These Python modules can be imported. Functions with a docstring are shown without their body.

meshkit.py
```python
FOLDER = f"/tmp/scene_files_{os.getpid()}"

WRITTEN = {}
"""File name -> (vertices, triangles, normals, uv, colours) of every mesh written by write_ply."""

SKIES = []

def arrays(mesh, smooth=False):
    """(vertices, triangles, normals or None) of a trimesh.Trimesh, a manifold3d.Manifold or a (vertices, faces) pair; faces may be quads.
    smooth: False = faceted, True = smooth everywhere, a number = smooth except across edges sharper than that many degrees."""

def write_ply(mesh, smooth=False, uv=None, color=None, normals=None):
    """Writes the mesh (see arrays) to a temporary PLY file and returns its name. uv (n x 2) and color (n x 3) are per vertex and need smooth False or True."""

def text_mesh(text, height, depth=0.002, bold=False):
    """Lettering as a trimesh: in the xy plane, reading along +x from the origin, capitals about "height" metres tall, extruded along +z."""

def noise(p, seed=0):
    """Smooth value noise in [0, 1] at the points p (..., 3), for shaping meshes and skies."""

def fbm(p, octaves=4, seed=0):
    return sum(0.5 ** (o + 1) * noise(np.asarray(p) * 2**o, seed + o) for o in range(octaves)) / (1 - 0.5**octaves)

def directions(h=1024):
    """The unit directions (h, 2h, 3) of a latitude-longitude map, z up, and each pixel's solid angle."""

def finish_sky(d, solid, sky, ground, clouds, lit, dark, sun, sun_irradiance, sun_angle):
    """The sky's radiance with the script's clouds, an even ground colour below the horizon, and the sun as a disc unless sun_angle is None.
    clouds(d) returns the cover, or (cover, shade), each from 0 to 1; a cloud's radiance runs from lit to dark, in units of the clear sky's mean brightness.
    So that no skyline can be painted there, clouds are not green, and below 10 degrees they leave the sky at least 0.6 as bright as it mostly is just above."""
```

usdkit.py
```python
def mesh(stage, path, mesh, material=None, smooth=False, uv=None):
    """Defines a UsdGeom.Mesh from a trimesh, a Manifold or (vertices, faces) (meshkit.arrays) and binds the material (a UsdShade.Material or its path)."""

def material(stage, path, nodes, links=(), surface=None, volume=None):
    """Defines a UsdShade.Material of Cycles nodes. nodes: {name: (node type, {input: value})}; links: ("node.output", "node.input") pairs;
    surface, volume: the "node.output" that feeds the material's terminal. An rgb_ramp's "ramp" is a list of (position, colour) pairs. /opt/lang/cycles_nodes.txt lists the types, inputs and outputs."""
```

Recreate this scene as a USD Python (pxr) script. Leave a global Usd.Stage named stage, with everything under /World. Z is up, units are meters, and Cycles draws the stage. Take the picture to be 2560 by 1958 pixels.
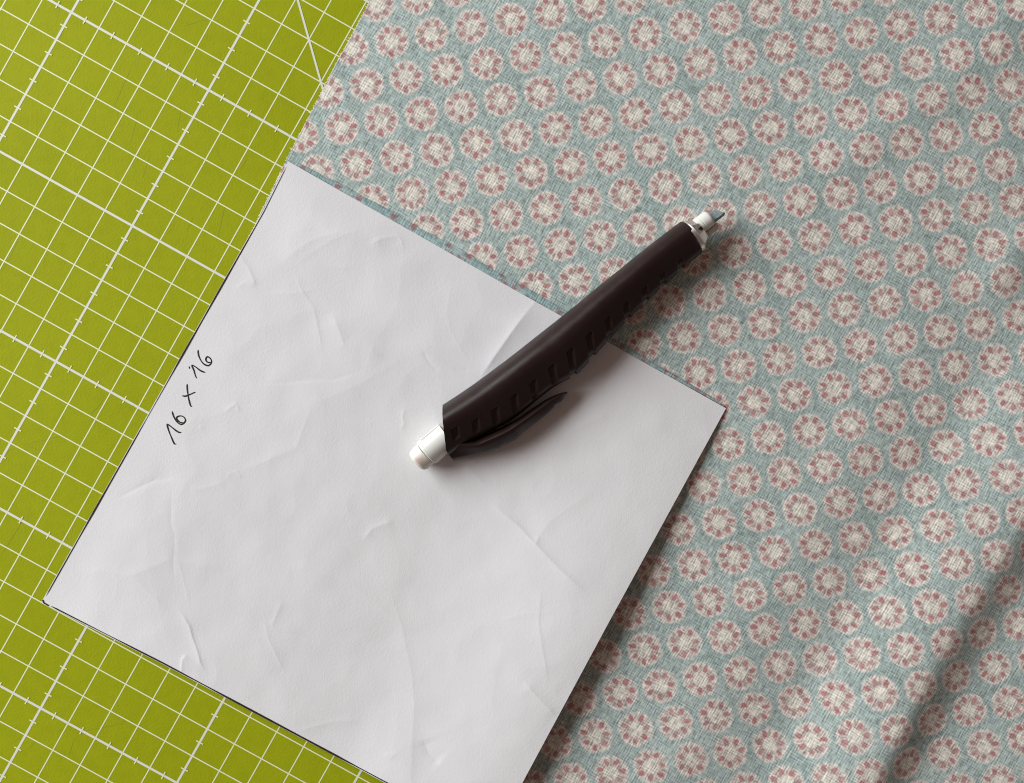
import math, random
import numpy as np
import trimesh, manifold3d, usdkit, meshkit
from shapely.geometry import Polygon, LineString
from pxr import Usd, UsdGeom, UsdLux, UsdShade, Gf, Sdf

random.seed(7)
rng = np.random.default_rng(7)
stage = Usd.Stage.CreateInMemory()
UsdGeom.SetStageUpAxis(stage, UsdGeom.Tokens.z)
UsdGeom.SetStageMetersPerUnit(stage, 1.0)
world = UsdGeom.Xform.Define(stage, '/World')
stage.SetDefaultPrim(world.GetPrim())
UsdGeom.Scope.Define(stage, '/World/Looks')

# ------------------------------------------------------------------ camera
HFOV, IW, IH = 60.0, 2560.0, 1958.0
RZ, RY, RX = -0.5123545, 0.0163, 0.0096           # pose found from the centimetre grid of the mat
TX, TY, TZ = -0.140995, 0.121301, -0.28383
FPX = IW / 2 / math.tan(math.radians(HFOV / 2))
cy, sy, cx, sx = math.cos(RY), math.sin(RY), math.cos(RX), math.sin(RX)
A = np.array([[1, 0, 0], [0, cx, -sx], [0, sx, cx]]) @ np.array([[cy, 0, sy], [0, 1, 0], [-sy, 0, cy]])
T0 = np.array([TX, TY, 0.0])
CAM = T0 - A.T @ np.array([TX, TY, TZ])            # camera position in the world
cam = UsdGeom.Camera.Define(stage, '/World/camera')
M4 = np.eye(4); M4[:3, :3] = A; M4[3, :3] = CAM
cam.AddTransformOp().Set(Gf.Matrix4d(*M4.ravel().tolist()))
cam.CreateFocalLengthAttr(26.0)
HAP = 2 * 26.0 * math.tan(math.radians(HFOV / 2))
cam.CreateHorizontalApertureAttr(HAP); cam.CreateVerticalApertureAttr(HAP * 783 / 1024)
cam.CreateClippingRangeAttr(Gf.Vec2f(0.01, 50))
cam.CreateExposureAttr(0.0)


def unproj(p, z=0.0):
    """photograph pixels (n,2) -> world points at height z"""
    p = np.atleast_2d(np.asarray(p, float)); z = np.broadcast_to(np.asarray(z, float), p.shape[:1])
    d = np.stack([(p[:, 0] - IW / 2) / FPX, -(p[:, 1] - IH / 2) / FPX, -np.ones(len(p))], 1) @ A
    return CAM + d * ((z - CAM[2]) / d[:, 2])[:, None]


cz, sz = math.cos(RZ), math.sin(RZ)
def mat_to_world(ab):                              # centimetres on the mat -> world xy
    ab = np.atleast_2d(np.asarray(ab, float)) * 0.01
    return np.stack([cz * ab[:, 0] - sz * ab[:, 1] + TX, sz * ab[:, 0] + cz * ab[:, 1] + TY], 1)
def world_to_mat(xy):
    d = np.asarray(xy)[:, :2] - [TX, TY]
    return np.stack([cz * d[:, 0] + sz * d[:, 1], -sz * d[:, 0] + cz * d[:, 1]], 1) * 100


# ------------------------------------------------------------------ light: one window to the upper left, the room around
def rect_light(name, pos, target, w, h, intensity, color):
    l = UsdLux.RectLight.Define(stage, '/World/' + name)
    l.CreateWidthAttr(w); l.CreateHeightAttr(h); l.CreateIntensityAttr(intensity); l.CreateColorAttr(Gf.Vec3f(*color))
    z = np.array(pos, float) - np.array(target, float); z /= np.linalg.norm(z)
    x = np.cross([0, 0, 1], z); x /= np.linalg.norm(x); y = np.cross(z, x)
    m = np.eye(4); m[0, :3], m[1, :3], m[2, :3], m[3, :3] = x, y, z, pos
    l.AddTransformOp().Set(Gf.Matrix4d(*m.ravel().tolist()))
    return l
AZ, EL, DIST = math.radians(157), math.radians(28), 1.35
rect_light('window_light', (DIST * math.cos(AZ) * math.cos(EL), DIST * math.sin(AZ) * math.cos(EL), DIST * math.sin(EL)), (0, 0, 0),
           1.25, 0.78, 9.5, (0.95, 0.98, 1.0))
dome = UsdLux.DomeLight.Define(stage, '/World/room_light')
usdkit.material(stage, '/World/Looks/room', {'b': ('background_shader', {'color': (1.0, 0.715, 0.61), 'strength': 0.126})}, surface='b.background')
UsdShade.MaterialBindingAPI.Apply(dome.GetPrim()).Bind(UsdShade.Material.Get(stage, '/World/Looks/room'))

# ------------------------------------------------------------------ helpers
used = {}
def numbered(parent, name):
    k = (parent, name); n = used.get(k, 0); used[k] = n + 1
    return name if n == 0 else f'{name}_{n:03d}'
def thing(name, label, cat, loc=(0, 0, 0), rotz=0.0):
    x = UsdGeom.Xform.Define(stage, '/World/' + numbered('/World', name))
    x.AddTranslateOp().Set(Gf.Vec3d(*map(float, loc))); x.AddRotateZOp().Set(math.degrees(rotz))
    p = x.GetPrim(); p.SetCustomDataByKey('label', label); p.SetCustomDataByKey('category', cat)
    return p
def part(name, mesh, mat, parent, smooth=False, uv=None, label=None, kind=None):
    path = parent.GetPath().pathString
    p = usdkit.mesh(stage, path + '/' + numbered(path, name), mesh, mat, smooth=smooth, uv=uv).GetPrim()
    if label: p.SetCustomDataByKey('label', label)
    if kind: p.SetCustomDataByKey('kind', kind)
    return p
def L(name): return '/World/Looks/' + name
def srgb(r, g, b): return tuple(((c / 255) / 12.92 if c / 255 <= .04045 else ((c / 255 + .055) / 1.055) ** 2.4) for c in (r, g, b))
def sstep(a, b, x):
    t = np.clip((x - a) / (b - a), 0, 1); return t * t * (3 - 2 * t)
def seg_dist(p, line):
    """distance of points (n,2) to a polyline, the signed side and how far along (0..1)"""
    line = np.asarray(line, float); best = np.full(len(p), 1e9); side = np.zeros(len(p)); al = np.zeros(len(p))
    ln = np.r_[0, np.cumsum(np.linalg.norm(np.diff(line, axis=0), axis=1))]
    for k in range(len(line) - 1):
        a, b = line[k], line[k + 1]; d = b - a; l = np.linalg.norm(d)
        t = np.clip(((p - a) @ d) / l ** 2, 0, 1); q = p - a - t[:, None] * d; r = np.linalg.norm(q, axis=1)
        m = r < best; best[m] = r[m]; side[m] = np.sign(d[0] * q[m, 1] - d[1] * q[m, 0]); al[m] = (ln[k] + t[m] * l) / ln[-1]
    return best, side, al
def grid_faces(n, m):
    i, j = np.meshgrid(np.arange(n - 1), np.arange(m - 1), indexing='ij'); a = (i * m + j).ravel()
    return np.concatenate([np.stack([a, a + m, a + m + 1], 1), np.stack([a, a + m + 1, a + 1], 1)])
def strip(pts, width, zoff=None):
    """flat ribbon along 3d points; width: a number or one per point"""
    pts = np.asarray(pts, float); d = np.gradient(pts[:, :2], axis=0); d /= np.maximum(np.linalg.norm(d, axis=1, keepdims=True), 1e-12)
    n = np.stack([-d[:, 1], d[:, 0]], 1) * (np.broadcast_to(width, len(pts)) / 2)[:, None]
    a, b = pts.copy(), pts.copy(); a[:, :2] += n; b[:, :2] -= n
    v = np.empty((2 * len(pts), 3)); v[0::2], v[1::2] = a, b
    k = np.arange(len(pts) - 1) * 2
    return v, np.concatenate([np.stack([k + 1, k + 3, k + 2], 1), np.stack([k + 1, k + 2, k], 1)])
def curve(p, step=2.0):
    """Catmull-Rom through pixel points, resampled"""
    p = np.asarray(p, float); q = np.vstack([2 * p[0] - p[1], p, 2 * p[-1] - p[-2]]); out = []
    for k in range(1, len(q) - 2):
        n = max(2, int(np.linalg.norm(q[k + 1] - q[k]) / step)); t = np.linspace(0, 1, n, endpoint=False)[:, None]
        a, b, c, d = q[k - 1], q[k], q[k + 1], q[k + 2]
        out.append(.5 * (2 * b + (c - a) * t + (2 * a - 5 * b + 4 * c - d) * t ** 2 + (3 * b - a - 3 * c + d) * t ** 3))
    return np.vstack(out + [p[-1:]])

# ------------------------------------------------------------------ materials
def simple(name, color, rough=.5, **kw):
    return usdkit.material(stage, L(name), {'p': ('principled_bsdf', {'base_color': color, 'roughness': rough, **kw})}, surface='p.BSDF')

usdkit.material(stage, L('mat_green'), {
    'g': ('geometry', {}),
    'n1': ('noise_texture', {'scale': 1400.0, 'detail': 3.0}), 'n2': ('noise_texture', {'scale': 16.0, 'detail': 3.0}),
    'n3': ('noise_texture', {'scale': 260.0, 'detail': 4.0, 'roughness': .65}),
    'r': ('rgb_ramp', {'ramp': [(.3, (.338, .380, .0070)), (.7, (.366, .405, .0085))]}),
    'r2': ('rgb_ramp', {'ramp': [(.25, (.93, .93, .92)), (.75, (1.04, 1.04, 1.06))]}),
    'm': ('mix_color', {'blend_type': 'multiply', 'fac': 1.0}),
    'h': ('math', {'math_type': 'add'}),
    'b': ('bump', {'strength': .35, 'distance': .00018}),
    'p': ('principled_bsdf', {'roughness': .6, 'specular_ior_level': .07})},
    [('g.position', 'n1.vector'), ('g.position', 'n2.vector'), ('g.position', 'n3.vector'), ('n2.fac', 'r.fac'), ('n3.fac', 'r2.fac'),
     ('r.color', 'm.a'), ('r2.color', 'm.b'), ('m.result', 'p.base_color'), ('n1.fac', 'h.value1'), ('n3.fac', 'h.value2'), ('h.value', 'b.height'), ('b.normal', 'p.normal')],
    surface='p.BSDF')
def print_white(name, col, wear):
    usdkit.material(stage, L(name), {
        'g': ('geometry', {}), 'n': ('noise_texture', {'scale': 900.0, 'detail': 4.0, 'roughness': .7}),
        'r': ('rgb_ramp', {'ramp': [(.20, (.38, .43, .06)), (.20 + wear, col), (1.0, col)]}),
        'p': ('principled_bsdf', {'roughness': .6, 'specular_ior_level': .3})},
        [('g.position', 'n.vector'), ('n.fac', 'r.fac'), ('r.color', 'p.base_color')], surface='p.BSDF')
print_white('print_thin', (.84, .87, .58), .18)
print_white('print_thick', (.78, .79, .69), .20)
simple('scratch_light', (.40, .46, .03), .5)
simple('scratch_dark', (.24, .275, .01), .6)

usdkit.material(stage, L('paper_white'), {
    'g': ('geometry', {}),
    'n': ('noise_texture', {'scale': 900.0, 'detail': 5.0, 'roughness': .65}), 'f': ('noise_texture', {'scale': 2600.0, 'detail': 2.0}),
    'w': ('noise_texture', {'scale': 30.0, 'detail': 3.0}),
    'r': ('rgb_ramp', {'ramp': [(.3, (.80, .79, .80)), (.7, (.84, .83, .835))]}),
    'h': ('math', {'math_type': 'add'}),
    'b': ('bump', {'strength': .5, 'distance': .00009}),
    'p': ('principled_bsdf', {'roughness': .9, 'specular_ior_level': .15})},
    [('g.position', 'n.vector'), ('g.position', 'f.vector'), ('g.position', 'w.vector'), ('w.fac', 'r.fac'), ('r.color', 'p.base_color'),
     ('n.fac', 'h.value1'), ('f.fac', 'h.value2'), ('h.value', 'b.height'), ('b.normal', 'p.normal')], surface='p.BSDF')
usdkit.material(stage, L('ink_black'), {
    'g': ('geometry', {}), 'n': ('noise_texture', {'scale': 1500.0, 'detail': 3.0}),
    'r': ('rgb_ramp', {'ramp': [(.35, (.022, .014, .014)), (.75, (.06, .045, .042))]}),
    'p': ('principled_bsdf', {'roughness': .7, 'specular_ior_level': .2})},
    [('g.position', 'n.vector'), ('n.fac', 'r.fac'), ('r.color', 'p.base_color')], surface='p.BSDF')

# printed cloth: st holds the repeat of the print (whole numbers = motif centres)
V1, V2 = (98.6, -18.3), (36.3, 89.6)               # the two repeats, in photograph pixels (78 to the centimetre)
def cloth(name, gain=(1, 1, 1), amt=1.0):
    N, K = {}, []
    def nd(n, kind, **kw): N[n] = (kind, kw); return n
    def mth(n, t, a, b=None, **kw):
        nd(n, 'math', math_type=t, **kw)
        for i, x in ((1, a), (2, b)):
            if isinstance(x, str): K.append((x, f'{n}.value{i}'))
            elif x is not None: N[n][1][f'value{i}'] = float(x)
        return n + '.value'
    def rng_(n, x, a, b, c=0.0, d=1.0):
        nd(n, 'map_range', range_type='smoothstep', from_min=a, from_max=b, to_min=c, to_max=d, clamp=True); K.append((x, n + '.value')); return n + '.result'
    def mixc(n, fac, a, b, blend='mix'):
        nd(n, 'mix_color', blend_type=blend)
        for s, x in (('fac', fac), ('a', a), ('b', b)):
            if isinstance(x, str): K.append((x, f'{n}.{s}'))
            else: N[n][1][s] = x
        return n + '.result'
    nd('uv', 'uvmap', attribute='st'); nd('g', 'geometry')
    nd('s', 'separate_xyz'); K.append(('uv.UV', 's.vector'))
    # thread frame: x across the warp, y along it
    nd('tr', 'vector_rotate', rotate_type='z_axis', angle=-RZ); K.append(('g.position', 'tr.vector'))
    def noise(n, scale, detail=2.0, vec='g.position', mul=None, rough=.5):
        nd(n, 'noise_texture', scale=scale, detail=detail, roughness=rough)
        if mul is None: K.append((vec, n + '.vector'))
        else:
            nd(n + 'm', 'vector_math', math_type='multiply', vector2=mul); K.append((vec, n + 'm.vector1')); K.append((n + 'm.vector', n + '.vector'))
        return n + '.fac'
    wob = noise('wob', 330.0, 2.0); wob2 = noise('wob2', 1500.0, 2.0)
    nd('wc', 'separate_color'); K.append(('wob.color', 'wc.color'))
    ru, rv = mth('ru', 'round', 's.x'), mth('rv', 'round', 's.y')
    fu, fv = mth('fu', 'subtract', 's.x', ru), mth('fv', 'subtract', 's.y', rv)
    px = mth('px', 'add', mth('px1', 'multiply', fu, V1[0]), mth('px2', 'multiply', fv, V2[0]))
    py = mth('py', 'add', mth('py1', 'multiply', fu, V1[1]), mth('py2', 'multiply', fv, V2[1]))
    px = mth('px3', 'add', px, mth('wx', 'multiply', mth('wx0', 'subtract', 'wc.r', .5), 9.0))
    py = mth('py3', 'add', py, mth('wy', 'multiply', mth('wy0', 'subtract', 'wc.g', .5), 9.0))
    r = mth('r', 'sqrt', mth('rr', 'add', mth('xx', 'multiply', px, px), mth('yy', 'multiply', py, py)))
    th = mth('th', 'arctan2', py, px)
    seg = 2 * math.pi / 7
    def local(n, off):                             # angle from the nearest of seven spokes
        return mth(n, 'subtract', mth(n + 'a', 'floored_modulo', mth(n + 'b', 'add', th, off), seg), seg / 2)
    la = local('la', seg / 2 - 2.51 + 2 * math.pi * 2)
    lb = local('lb', -2.51 + 2 * math.pi * 2)
    # a random number per motif and per petal
    nd('cv', 'combine_xyz'); K.extend([(ru, 'cv.x'), (rv, 'cv.y')])
    pid = mth('pid', 'floor', mth('pid1', 'divide', mth('pid0', 'add', th, seg / 2 - 2.51 + 4 * math.pi), seg)); K.append((pid, 'cv.z'))
    nd('wn', 'white_noise_texture', dimensions='3D'); K.append(('cv.vector', 'wn.vector'))
    w1 = noise('w1', 1.0, 1.5, 'tr.vector', (2000.0, 330.0, 1.0)); w2 = noise('w2', 1.0, 1.5, 'tr.vector', (360.0, 1900.0, 1.0))
    w3 = noise('w3', 1.0, 1.0, 'tr.vector', (1500.0, 60.0, 1.0)); big = noise('big', 55.0, 3.0)
    # petals
    ty = mth('ty', 'multiply', la, r); tx = mth('tx', 'subtract', r, mth('rad', 'add', mth('rad0', 'multiply', 'wn.value', 3.0), 26.8))
    tx = mth('txs', 'multiply', tx, .72)
    pd = mth('pd', 'sqrt', mth('pd0', 'add', mth('pd1', 'multiply', tx, tx), mth('pd2', 'multiply', ty, ty)))
    pd = mth('pd3', 'add', pd, mth('pd4', 'multiply', mth('pd5', 'subtract', wob2, .5), 8.0))
    petal = rng_('petal', pd, 4.0, 9.0, 1, 0)
    petal = mth('petal2', 'multiply', petal, rng_('pr', 'wn.value', -.5, .7, .62, 1))
    # brown flecks between the petals
    bd = mth('bd', 'absolute', mth('bd0', 'multiply', lb, r))
    fle = mth('fl', 'multiply', rng_('fl1', bd, 1.2, 5.2, 1, 0), mth('fl2', 'multiply', rng_('fl3', r, 14, 21), rng_('fl4', r, 36, 46, 1, 0)))
    fn = noise('fn', 620.0, 3.0, rough=.7)
    fle = mth('fl5', 'multiply', fle, rng_('fl6', fn, .40, .60))
    disc = mth('disca', 'multiply', amt, rng_('disc', mth('d1', 'add', r, mth('d2', 'multiply', mth('d3', 'subtract', wob2, .5), 9.0)), 38.0, 46.5, 1, 0))
    # threads
    blue = mixc('blue', rng_('b1', big, .25, .75), (.375, .465, .440), (.485, .575, .545))
    cream = mixc('cream', rng_('c1', r, 13.0, 21.0), (.785, .755, .66), (.725, .665, .605))
    cream = mixc('cream2', rng_('c2', r, 33.0, 41.0, 0, .75), cream, (.79, .735, .675))
    c = mixc('c3', disc, blue, cream)
    c = mixc('c4', mth('fl7', 'multiply', fle, .62), c, (.33, .265, .225))
    c = mixc('c5', mth('petal3', 'multiply', petal, rng_('pth', w1, .28, .52, .45, 1.0)), c, (.475, .225, .222))
    thr = mth('thr', 'add', mth('t1', 'multiply', w1, .60), mth('t2', 'multiply', w2, .40))
    nd('trs', 'separate_xyz'); K.append(('tr.vector', 'trs.vector'))
    bx = mth('bx', 'sine', mth('bx1', 'add', mth('bx2', 'multiply', 'trs.x', 2 * math.pi / .00080), mth('bx3', 'multiply', wob, 5.0)))
    by = mth('by', 'sine', mth('by1', 'add', mth('by2', 'multiply', 'trs.y', 2 * math.pi / .00086), mth('by3', 'multiply', wob, 6.0)))
    weave = mth('we', 'add', mth('we1', 'multiply', bx, .040), mth('we2', 'multiply', by, .024))
    thr = mth('tw', 'add', weave, mth('t3', 'add', mth('t4', 'multiply', thr, .90), mth('t5', 'multiply', w3, .10)))
    nd('tone', 'rgb_ramp', ramp=[(.33, (.50, .50, .51)), (.5, (.98, .98, .98)), (.67, (1.50, 1.49, 1.47))]); K.append((thr, 'tone.fac'))
    c = mixc('c6', 1.0, c, 'tone.color', 'multiply')
    # white slubs
    sl = mth('sl', 'multiply', rng_('sl1', w1, .60, .74), rng_('sl2', noise('sl3', 1.0, 2.0, 'tr.vector', (400.0, 160.0, 1.0)), .56, .68))
    sl2 = mth('sm', 'multiply', rng_('sm1', w2, .60, .74), rng_('sm2', noise('sm3', 1.0, 2.0, 'tr.vector', (160.0, 400.0, 1.0)), .58, .70))
    c = mixc('c7', mth('sl4', 'multiply', mth('sl5', 'maximum', sl, sl2), .6), c, (.62, .63, .60))
    nd('vo', 'voronoi_texture', scale=115.0, randomness=1.0); K.append(('g.position', 'vo.vector'))
    nd('vs', 'separate_color'); K.append(('vo.color', 'vs.color'))
    lint = mth('li', 'multiply', rng_('li1', 'vo.distance', .045, .075, 1, 0), rng_('li2', 'vs.r', .80, .81))
    c = mixc('c8', lint, c, (.80, .80, .77))
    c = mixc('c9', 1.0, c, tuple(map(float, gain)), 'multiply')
    nd('bp', 'bump', strength=.22, distance=.00018); K.append((thr, 'bp.height'))
    nd('p', 'principled_bsdf', roughness=.95, specular_ior_level=.1, sheen_weight=.08); K.append((c, 'p.base_color')); K.append(('bp.normal', 'p.normal'))
    usdkit.material(stage, L(name), N, K, surface='p.BSDF')
cloth('printed_cloth')
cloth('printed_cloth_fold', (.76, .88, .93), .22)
simple('frayed_thread', (.72, .72, .60), .9, specular_ior_level=.1)

def pen_plastic(name, rough, bs):
    usdkit.material(stage, L(name), {
        'g': ('geometry', {}), 'n': ('noise_texture', {'scale': 4500.0, 'detail': 2.0}),
        'n2': ('noise_texture', {'scale': 300.0, 'detail': 4.0}),
        'rr': ('map_range', {'from_min': .3, 'from_max': .7, 'to_min': rough - .05, 'to_max': rough + .06}),
        'b': ('bump', {'strength': bs, 'distance': .00004}),
        'p': ('principled_bsdf', {'base_color': (.023, .0112, .0104), 'specular_ior_level': .36})},
        [('g.position', 'n.vector'), ('g.position', 'n2.vector'), ('n2.fac', 'rr.value'), ('rr.result', 'p.roughness'), ('n.fac', 'b.height'), ('b.normal', 'p.normal')], surface='p.BSDF')
pen_plastic('dark_brown_plastic', .37, .22)
simple('white_plastic', (.80, .80, .74), .38)
simple('ivory_plastic', (.60, .56, .48), .45)
usdkit.material(stage, L('chrome'), {
    'g': ('geometry', {}), 'n': ('noise_texture', {'scale': 700.0, 'detail': 3.0}),
    'rr': ('map_range', {'from_min': .3, 'from_max': .7, 'to_min': .28, 'to_max': .42}),
    'p': ('principled_bsdf', {'base_color': (.85, .83, .81), 'metallic': 1.0})},
    [('g.position', 'n.vector'), ('n.fac', 'rr.value'), ('rr.result', 'p.roughness')], surface='p.BSDF')
simple('black_gap', (.012, .011, .011), .6)
usdkit.material(stage, L('blue_lead'), {
    'g': ('geometry', {}), 'n': ('noise_texture', {'scale': 1200.0, 'detail': 3.0}),
    'r': ('rgb_ramp', {'ramp': [(.3, (.20, .26, .28)), (.7, (.30, .36, .37))]}),
    'p': ('principled_bsdf', {'roughness': .45})},
    [('g.position', 'n.vector'), ('n.fac', 'r.fac'), ('r.color', 'p.base_color')], surface='p.BSDF')

# ------------------------------------------------------------------ cutting mat (the surface everything lies on)
A0, A1, B0, B1 = -9.0, 51.0, -38.0, 22.0            # its outline in centimetres of its own grid
matp = thing('cutting_mat', 'lime green cutting mat printed with a white centimetre grid under the cloth and paper', 'cutting mat')
o = mat_to_world([(A0, B0), (A1, B0), (A1, B1), (A0, B1)])
base = trimesh.creation.extrude_polygon(Polygon(o).buffer(.004), .003); base.apply_translation([0, 0, -.003])
part('mat_sheet', base, L('mat_green'), matp)
def ribbon_cm(p, q, w, z):
    a, b = mat_to_world([p, q]); n = 2
    return strip(np.c_[np.linspace(a, b, n), np.full(n, z)], w)
THIN, THICK = .00039, .00076
for a in range(-8, 51):
    big = a % 5 == 0
    part('grid_line', ribbon_cm((a, B0 + 1), (a, B1 - 1), THICK if big else THIN, .00004), L('print_thick' if big else 'print_thin'), matp)
for b in range(-37, 22):
    big = b % 5 == 0
    part('grid_line', ribbon_cm((A0 + 1, b), (A1 - 1, b), THICK if big else THIN, .00006), L('print_thick' if big else 'print_thin'), matp)
part('diagonal_line', ribbon_cm((-1.5, 11.5), (22, -12), .00068, .00008), L('print_thick'), matp)
for a in (0, 5, 10, 15):
    for b in np.arange(-24.5, 6):
        if a >= 10 and b > -17: continue
        part('tick_mark', ribbon_cm((a - .125, b), (a + .125, b), .0004, .0001), L('print_thin'), matp)
for b in (0, -10, -15, -20):
    for a in np.arange(-1.5, 16):
        if a > (8 if b > -20 else 16): continue
        part('tick_mark', ribbon_cm((a, b - .125), (a, b + .125), .0004, .0001), L('print_thin'), matp)
# knife scratches left by cutting
for look, n in (('scratch_light', 60), ('scratch_dark', 55)):
    vs, fs, k = [], [], 0
    for _ in range(n):
        a, b = random.uniform(-4, 12), random.uniform(-24, 7); an = random.choice([1.7, 1.75, 1.5, .6, 2.6, 0.1]) + random.uniform(-.25, .25); ln = random.uniform(.15, 1.6)
        c = random.uniform(-.06, .06)
        pts = np.array([(a + t * ln * math.cos(an) + c * t * t, b + t * ln * math.sin(an)) for t in np.linspace(0, 1, 7)])
        v, f = strip(np.c_[mat_to_world(pts), np.full(7, .00002)], np.sin(np.linspace(.05, math.pi - .05, 7)) * random.uniform(.00008, .00017))
        vs.append(v); fs.append(f + k); k += len(v)
    part('knife_scratches', (np.vstack(vs), np.vstack(fs)), L(look), matp, kind='stuff')

# ------------------------------------------------------------------ cloth
CT = [  # motif centres read off the photograph: (origin x, origin y, scale, points)
 (700, 0, 3.428, [(960,355),(1298,295),(1636,228),(1980,165),(740,722),(1083,665),(1423,600),(1763,545),(2110,478),(528,1098),(868,1038),(1208,972),(1553,918),(1895,858),(660,1410),(1003,1348),(1342,1290),(1680,1232),(2020,1168),(1465,1590),(1805,1535)]),
 (1300, 0, 3.428, [(258,112),(600,45),(395,420),(735,355),(1070,292),(1415,228),(1757,165),(2105,100),(57,480),(180,800),(515,725),(860,665),(1200,600),(1540,540),(1885,478),(307,1110),(645,1045),(985,980),(1330,915),(1670,855),(2015,790),(100,1480),(430,1420),(770,1355),(1115,1290),(1460,1225),(1800,1165),(2140,1100),(1245,1590),(1590,1525),(1925,1470)]),
 (1920, 0, 3.428, [(110,405),(453,345),(795,285),(1140,225),(1475,165),(1825,105),(235,725),(582,655),(927,595),(1262,535),(1605,480),(1950,415),(362,1040),(712,970),(1055,905),(1398,850),(1738,790),(2075,728),(145,1415),(485,1345),(830,1285),(1185,1225),(1525,1165),(1865,1105),(1310,1540),(1650,1480),(1995,1418),(960,1605)]),
 (1920, 480, 3.428, [(265,75),(410,380),(750,320),(1095,260),(1435,205),(1775,145),(2110,80),(65,440),(185,755),(540,695),(880,635),(1225,575),(1570,510),(1912,450),(315,1065),(655,1005),(1000,945),(1350,880),(1697,815),(2030,760),(85,1435),(440,1370),(785,1310),(1135,1255),(1475,1195),(1815,1130),(2150,1075),(1245,1570),(1600,1510),(1945,1445),(910,1625)]),
 (1920, 960, 3.428, [(225,90),(570,30),(355,410),(700,345),(1040,285),(1385,225),(1730,165),(2075,115),(135,765),(485,705),(830,650),(1170,590),(1515,535),(1860,475),(265,1080),(615,1015),(960,960),(1305,905),(1650,840),(2000,785),(60,1450),(400,1385),(745,1325),(1090,1270),(1430,1210),(1790,1155),(2130,1085),(885,1640),(1220,1580),(1570,1520),(1915,1460)]),
 (1920, 1468, 3.428, [(310,310),(655,250),(990,190),(1350,140),(1690,90),(100,675),(440,615),(785,555),(1125,500),(1475,450),(1805,385),(225,985),(575,930),(920,875),(1265,825),(1600,745),(1925,680),(355,1300),(705,1250),(1045,1195),(1385,1130),(1710,1050),(2050,990),(475,1610),(825,1550),(1170,1485),(1500,1410),(1840,1360),(1975,1660)]),
 (1300, 1468, 3.428, [(1275,165),(1620,115),(1065,530),(1410,475),(1750,420),(2090,365),(865,905),(1205,845),(1545,785),(1885,730),(640,1275),(985,1220),(1330,1155),(1670,1100),(2010,1035),(1130,1530),(1465,1475),(1805,1410),(785,1590),(435,1650)]),
 (1500, 900, 1.942, [(485,60),(677,30),(745,205),(940,170),(1140,135),(628,410),(820,380),(1015,345),(505,615),(697,583),(893,553),(1090,515),(385,820),(580,788),(775,760),(970,725),(1165,690)]),
 (980, 500, 2.4, [(450,135),(685,110),(775,310),(1010,265),(1250,225),(1100,480),(1485,180),(1520,870),(1755,830),(1845,1030),(1905,575),(2000,780),(1990,1470)])]
C = np.array([(ox + x / s, oy + y / s) for ox, oy, s, pts in CT for x, y in pts])
Cm = world_to_mat(unproj(C, .0006))                # in centimetres of the mat
def basis(m, deg):
    x, y = (m[:, 0] - 20) / 14, (m[:, 1] + 6) / 14
    return np.stack([x ** i * y ** j for i in range(deg + 1) for j in range(deg + 1 - i)], 1)
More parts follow.
